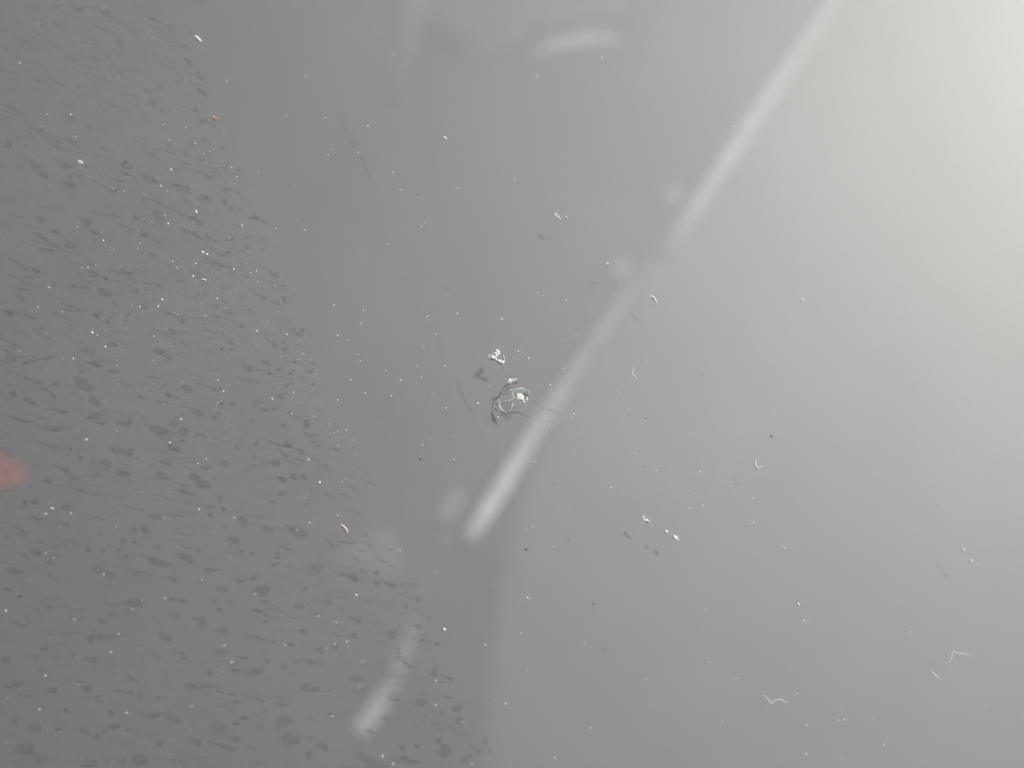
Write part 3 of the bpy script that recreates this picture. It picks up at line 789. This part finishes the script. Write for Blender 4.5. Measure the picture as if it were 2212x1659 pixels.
# dust specks: (x, y, size, brightness) in thirds of a photo pixel
S00 = [(992,243,9,1),(128,408,16,1),(1470,525,11,1),(1985,494,11,1),(1857,746,10,1),(2107,763,12,1),(2150,968,9,1),(2128,1005,12,1),(1676,1115,9,1),(1910,1196,9,1),(1272,1373,20,2),(1108,1099,14,2),(1043,1203,14,2),(1090,1449,13,2),(1097,907,9,2),(1265,930,11,2),(1205,826,9,1),(735,1224,9,1),(490,883,10,1),(458,742,12,2),(308,738,12,1),(1500,1085,10,1),(1535,1147,14,1),(1790,1482,10,1),(1975,1490,11,2),(1925,1422,8,1),(670,1558,10,2),(910,1575,11,1),(1313,1634,16,2),(1342,1648,14,2),(1570,1460,14,1),(500,1473,11,1),(1450,853,8,1),(1320,1000,9,1),(1240,1490,8,1),(985,1435,9,1),(1070,1397,9,1)]
S10 = [(672,893,25,2),(342,357,18,0),(430,368,14,0),(170,815,16,1),(108,990,16,0),(335,1118,13,2),(382,1228,11,1),(750,1218,13,1),(535,1436,12,2),(517,1474,12,2),(568,1423,9,1),(302,1585,11,1),(553,1610,10,0),(1122,1165,15,1),(1137,1085,10,0),(805,992,13,0),(1595,1397,14,0),(1688,1018,12,0),(1690,375,22,0),(1482,1634,13,0),(1265,500,20,0),(228,180,18,0),(118,1166,8,0),(230,1455,9,0),(342,1255,12,0)]
S20 = [(330,825,24,0)]
S01 = [(597,497,20,2),(630,512,13,1),(683,588,18,2),(1250,130,16,2),(1050,283,16,2),(1025,325,13,2),(907,328,11,2),(1407,275,10,2),(1670,168,10,1),(1515,85,11,2),(1117,35,13,1),(1147,75,11,1),(1665,485,10,2),(1860,508,11,2),(2165,320,13,1),(2187,515,11,2),(2180,552,9,1),(1902,885,13,1),(1765,925,18,1),(1448,875,14,2),(1413,803,12,1),(1415,952,11,1),(1172,1057,18,1),(2070,1467,19,2),(2000,1320,17,1),(1890,1020,13,1),(1283,1345,14,1),(1337,1315,14,1),(760,708,13,1),(475,665,13,1),(315,203,15,1),(1100,1210,16,1),(1290,1640,16,1),(338,1635,20,1),(560,1190,24,0),(245,333,14,0),(2192,932,12,1),(570,73,10,1),(620,60,11,1),(530,75,10,1),(850,318,9,1),(1000,520,10,1),(1330,385,10,1),(1970,635,9,1),(1625,108,10,2),(1662,97,9,2),(1270,48,14,1),(1780,190,9,1),(1905,215,8,1)]
S11 = [(142,355,11,2),(125,437,10,2),(555,393,11,2),(750,371,10,2),(532,592,9,2),(613,506,10,2),(671,713,12,2),(289,743,12,1),(517,786,10,1),(385,805,13,1),(60,802,13,1),(155,887,13,1),(323,907,13,2),(883,955,16,2),(113,638,10,1),(124,681,9,1),(675,985,11,1),(730,1040,10,0),(242,1083,12,0),(33,1128,14,1),(525,1223,12,1),(730,1318,13,1),(757,1380,10,0),(1037,408,10,2),(1045,409,8,2),(1146,617,13,2),(1125,657,9,1),(1211,665,17,2),(1722,50,24,1),(1811,196,19,1),(1457,286,13,1),(1273,240,10,1),(1310,255,9,1),(1452,545,12,1),(1522,516,9,1),(1440,728,14,1),(1353,836,11,2),(1425,875,8,1),(1800,881,10,1),(1863,993,11,1),(1507,1025,12,2),(1492,1045,10,2),(1345,1092,14,1),(1173,1115,10,1),(1220,1148,8,1),(1644,1195,11,1),(1512,1268,11,1),(1258,1333,10,1),(1748,1500,12,1),(1902,1272,11,1),(2043,1391,12,1),(1415,1635,12,1),(1468,1635,11,1),(1966,680,16,0),(1850,1042,13,0),(1237,1222,9,1),(945,1448,11,1),(1015,1045,10,2),(490,710,8,1),(550,240,8,0),(45,548,9,1)]
S21 = [(775,282,34,0),(453,388,16,0),(470,568,13,0),(866,929,15,0),(585,1010,20,0),(365,1140,12,1),(325,1465,14,1),(452,1568,14,1),(750,1577,13,1),(158,1178,12,1),(112,1400,12,2),(45,1160,10,1),(1660,1608,22,0),(235,1200,9,1),(130,1617,13,1),(45,1633,12,1),(150,1312,8,1),(258,638,13,0)]
S12 = [(1206,555,18,2),(1163,786,15,1),(932,862,21,1),(667,760,25,2),(1576,852,18,1),(1980,1080,18,1),(1065,1242,20,1),(1618,1398,20,1),(2026,1260,15,0),(1496,643,13,1),(1717,527,13,1),(1855,452,12,1),(1658,374,13,1),(1532,469,12,1),(1372,221,13,1),(1239,100,12,1),(1196,120,11,1),(1495,198,11,1),(1385,1595,24,0),(1205,1022,15,0),(610,392,17,0),(97,538,22,1),(140,967,21,0),(35,840,22,1),(268,1582,28,1),(335,1632,24,0),(845,1635,20,0),(613,1092,17,1),(610,1250,17,1),(380,250,17,1),(1160,585,13,1),(1363,65,9,1),(997,490,13,0),(2015,93,8,2),(2135,145,7,2),(1920,325,11,0),(985,1225,12,0),(120,1125,18,0)]
S22 = [(460,65,19,1),(205,38,13,1),(662,235,25,1),(657,222,10,2),(750,598,20,2),(785,706,17,2),(820,712,11,1),(157,630,14,1),(172,973,17,1),(155,950,11,0),(363,1053,13,1),(345,1080,14,1),(123,775,14,0),(692,980,11,1),(740,1178,14,1),(606,1178,10,1),(257,1366,16,0),(805,1382,19,1),(1008,1350,13,1),(1047,1345,18,1),(1197,1380,14,1),(1305,1507,19,1),(800,1566,18,1),(1033,1602,13,0),(1400,557,12,1),(1332,632,11,1),(1480,778,13,1),(1816,827,15,0),(1912,345,20,0),(1490,106,11,0),(1935,1553,15,0),(1965,1262,13,0),(1020,1258,17,0),(470,1378,16,0),(865,655,12,0),(1230,1335,18,0)]
S02 = [(295,12,22,1),(460,10,20,1),(1060,35,16,1),(1098,48,12,1),(1520,38,20,0),(2005,68,15,2),(1925,115,18,1),(1828,92,17,1),(2187,22,12,2),(1800,150,12,1),(2030,85,10,1),(750,95,20,0),(295,268,18,0),(38,640,28,0),(860,626,24,0),(672,405,20,0),(720,908,24,0),(295,1062,26,0),(258,1280,22,0),(822,1302,26,0),(1452,865,24,1),(1845,862,22,0),(2065,675,22,0),(2172,855,18,0),(1500,975,24,0),(1310,440,18,0),(2155,1325,22,0),(2180,718,20,0),(770,792,20,0),(483,695,20,0),(1655,533,16,0),(1068,560,20,0),(1240,1262,20,0)]
named = {(1, 0, 672): "largest bright white dust speck in the upper middle", (1, 2, 667): "bright white dust speck low down, left of the bottom centre",
         (0, 0, 1272): "brightest white dust speck among the upper left drop marks", (0, 1, 597): "star bright dust speck at far left, upper of two",
         (0, 1, 683): "star bright dust speck at far left, lower of two", (1, 1, 883): "white dust speck close to the left of the stone chip",
         (1, 1, 1722): "soft pale dust speck where the two slanting strips meet", (2, 2, 750): "ring shaped white dust speck on the lower right",
         (2, 2, 785): "thin slanted white dust speck below the ring shaped one", (2, 2, 662): "double white dust speck right of the row of flakes",
         (1, 1, 1211): "white dust speck right of the crumpled flake", (1, 2, 1206): "white dust speck below the lower bright strip"}
M_BY = {0: M_FAINT, 1: M_DIM, 2: M_SPECK}
for rows, i, j in ((S00, 0, 0), (S10, 1, 0), (S20, 2, 0), (S01, 0, 1), (S11, 1, 1), (S21, 2, 1), (S02, 0, 2), (S12, 1, 2), (S22, 2, 2)):
    for x, y, sz, br in rows:
        if (i, j) == (0, 2) and br == 1:
            br = 0                                       # soft and dull down there
        u, w = tq(x, y, i, j)
        m = ppm(u, w) * sz / 3 * (0.8 if j == 2 else 1.0)
        a, b = m * random.uniform(.45, .65), m * random.uniform(.3, .5)
        v, f = lump(px(u, w, b * .5 + 1e-5), a, b, b * .55, random.uniform(-1.2, .2), .22)
        o = mesh_obj("dust_speck", v, f, M_BY[br], None, px(u, w))
        lab = named.get((i, j, x))
        wiped = u > edge_x(w)
        if lab:
            tag(o, lab, "dust speck")
        elif wiped:
            strip = 1800 - (w - 20) * 0.69               # the slanting pale strip
            if u > max(strip, 1090):
                where = ("upper right, right of the slanting strip", "right upper") if w < 830 else ("lower right, right of the slanting strip", "lower right") if w < 1250 else ("bottom right of the clear glass", "bottom right")
            else:
                where = ("upper middle, left of the slanting strip", "upper middle") if w < 560 else ("middle, around and left of the stone chip", "middle") if w < 1180 else ("bottom centre, below the slanting strip", "bottom centre")
            tag(o, "pale dust speck on clear glass, " + where[0], "dust speck", "dust specks on the clear glass, " + where[1])
        else:
            where = "upper left" if w < 553 else "left middle" if w < 1060 else "lower left"
            tag(o, "pale dust speck lying among the dark drop marks, " + where, "dust speck", "dust specks among the drop marks, " + where)

GRIT = [(1, 0, 98, 1405, 20, 7, 60), (1, 0, 495, 1260, 16, 9, 50), (0, 0, 1833, 855, 14, 10, 0), (1, 1, 692, 216, 18, 7, 55),
        (1, 1, 1638, 172, 14, 10, 0), (1, 1, 1960, 1368, 14, 8, 60), (1, 1, 1970, 1052, 16, 6, 50), (1, 1, 513, 1317, 20, 14, 0), (1, 1, 1557, 1268, 10, 8, 0), (1, 1, 1378, 1478, 12, 8, 0),
        (2, 1, 575, 1168, 26, 9, 60), (2, 1, 120, 768, 14, 8, 30), (1, 2, 1635, 595, 14, 12, 0), (1, 2, 1700, 893, 16, 10, 20), (1, 2, 1197, 243, 24, 14, 0),
        (1, 2, 1470, 180, 18, 9, 40), (1, 2, 1640, 115, 8, 8, 0), (2, 2, 462, 318, 12, 8, 40), (2, 2, 415, 93, 12, 8, 30), 
        (1, 1, 778, 552, 10, 6, 50), (1, 1, 587, 666, 10, 6, 50), (1, 1, 960, 540, 14, 5, 30)]
for i, j, x, y, ln, wd, ang in GRIT:
    u, w = tq(x, y, i, j)
    m = ppm(u, w) / 3
    v, f = lump(px(u, w, wd * m * .3), ln * m / 2, wd * m / 2, wd * m * .25, -math.radians(ang), .2)
    o = mesh_obj("dark_grit", v, f, M_GRIT, None, px(u, w))
    side = "right" if u > 1180 else "left"
    tag(o, "tiny dark grain of grit on the clear glass, %s of the stone chip" % side, "grit", "dark grit on the wiped glass, " + side)

# uncountable fine dust
def dust(name, spots, mat):
    B = Bag()
    for u, w, sz in spots:
        m = ppm(u, w) * sz
        v, f = lump(px(u, w, m * .3), m * .55, m * .42, m * .3, random.uniform(0, 6), .3)
        B.add(v, f)
    o = mesh_obj(name, B.v, B.f, mat, None, Vector((0, 0, 0)))
    return o


spots, dull = [], []
for k in range(1500):                                    # over everything in focus
    u, w = random.uniform(-20, 2240), random.uniform(-20, 1680)
    if u > 1500 and w < 800 and random.random() < .85:
        continue
    (spots if random.random() < .25 else dull).append((u, w, random.uniform(1.0, 2.6)))
for k in range(1500):                                    # crowded band along the edge of the unwiped area
    w = random.gauss(660, 230)
    if w < 200 or w > 1500:
        continue
    u = edge_x(w) - abs(random.gauss(0, 300)) + random.gauss(0, 12)
    if u > -10:
        (spots if random.random() < .06 else dull).append((u, w, random.uniform(1.0, 2.4)))
for k in range(420):                                     # round the chip
    u, w = random.gauss(1130, 150), random.gauss(880, 150)
    (spots if random.random() < .3 else dull).append((u, w, random.uniform(.9, 2.2)))
tag(dust("fine_dust", spots, M_DIM), "fine pale dust scattered over the glass", "dust", kind="stuff")
tag(dust("fine_dust", dull, M_FAINT), "very faint dust haze of tiny grains over the glass", "dust", kind="stuff")
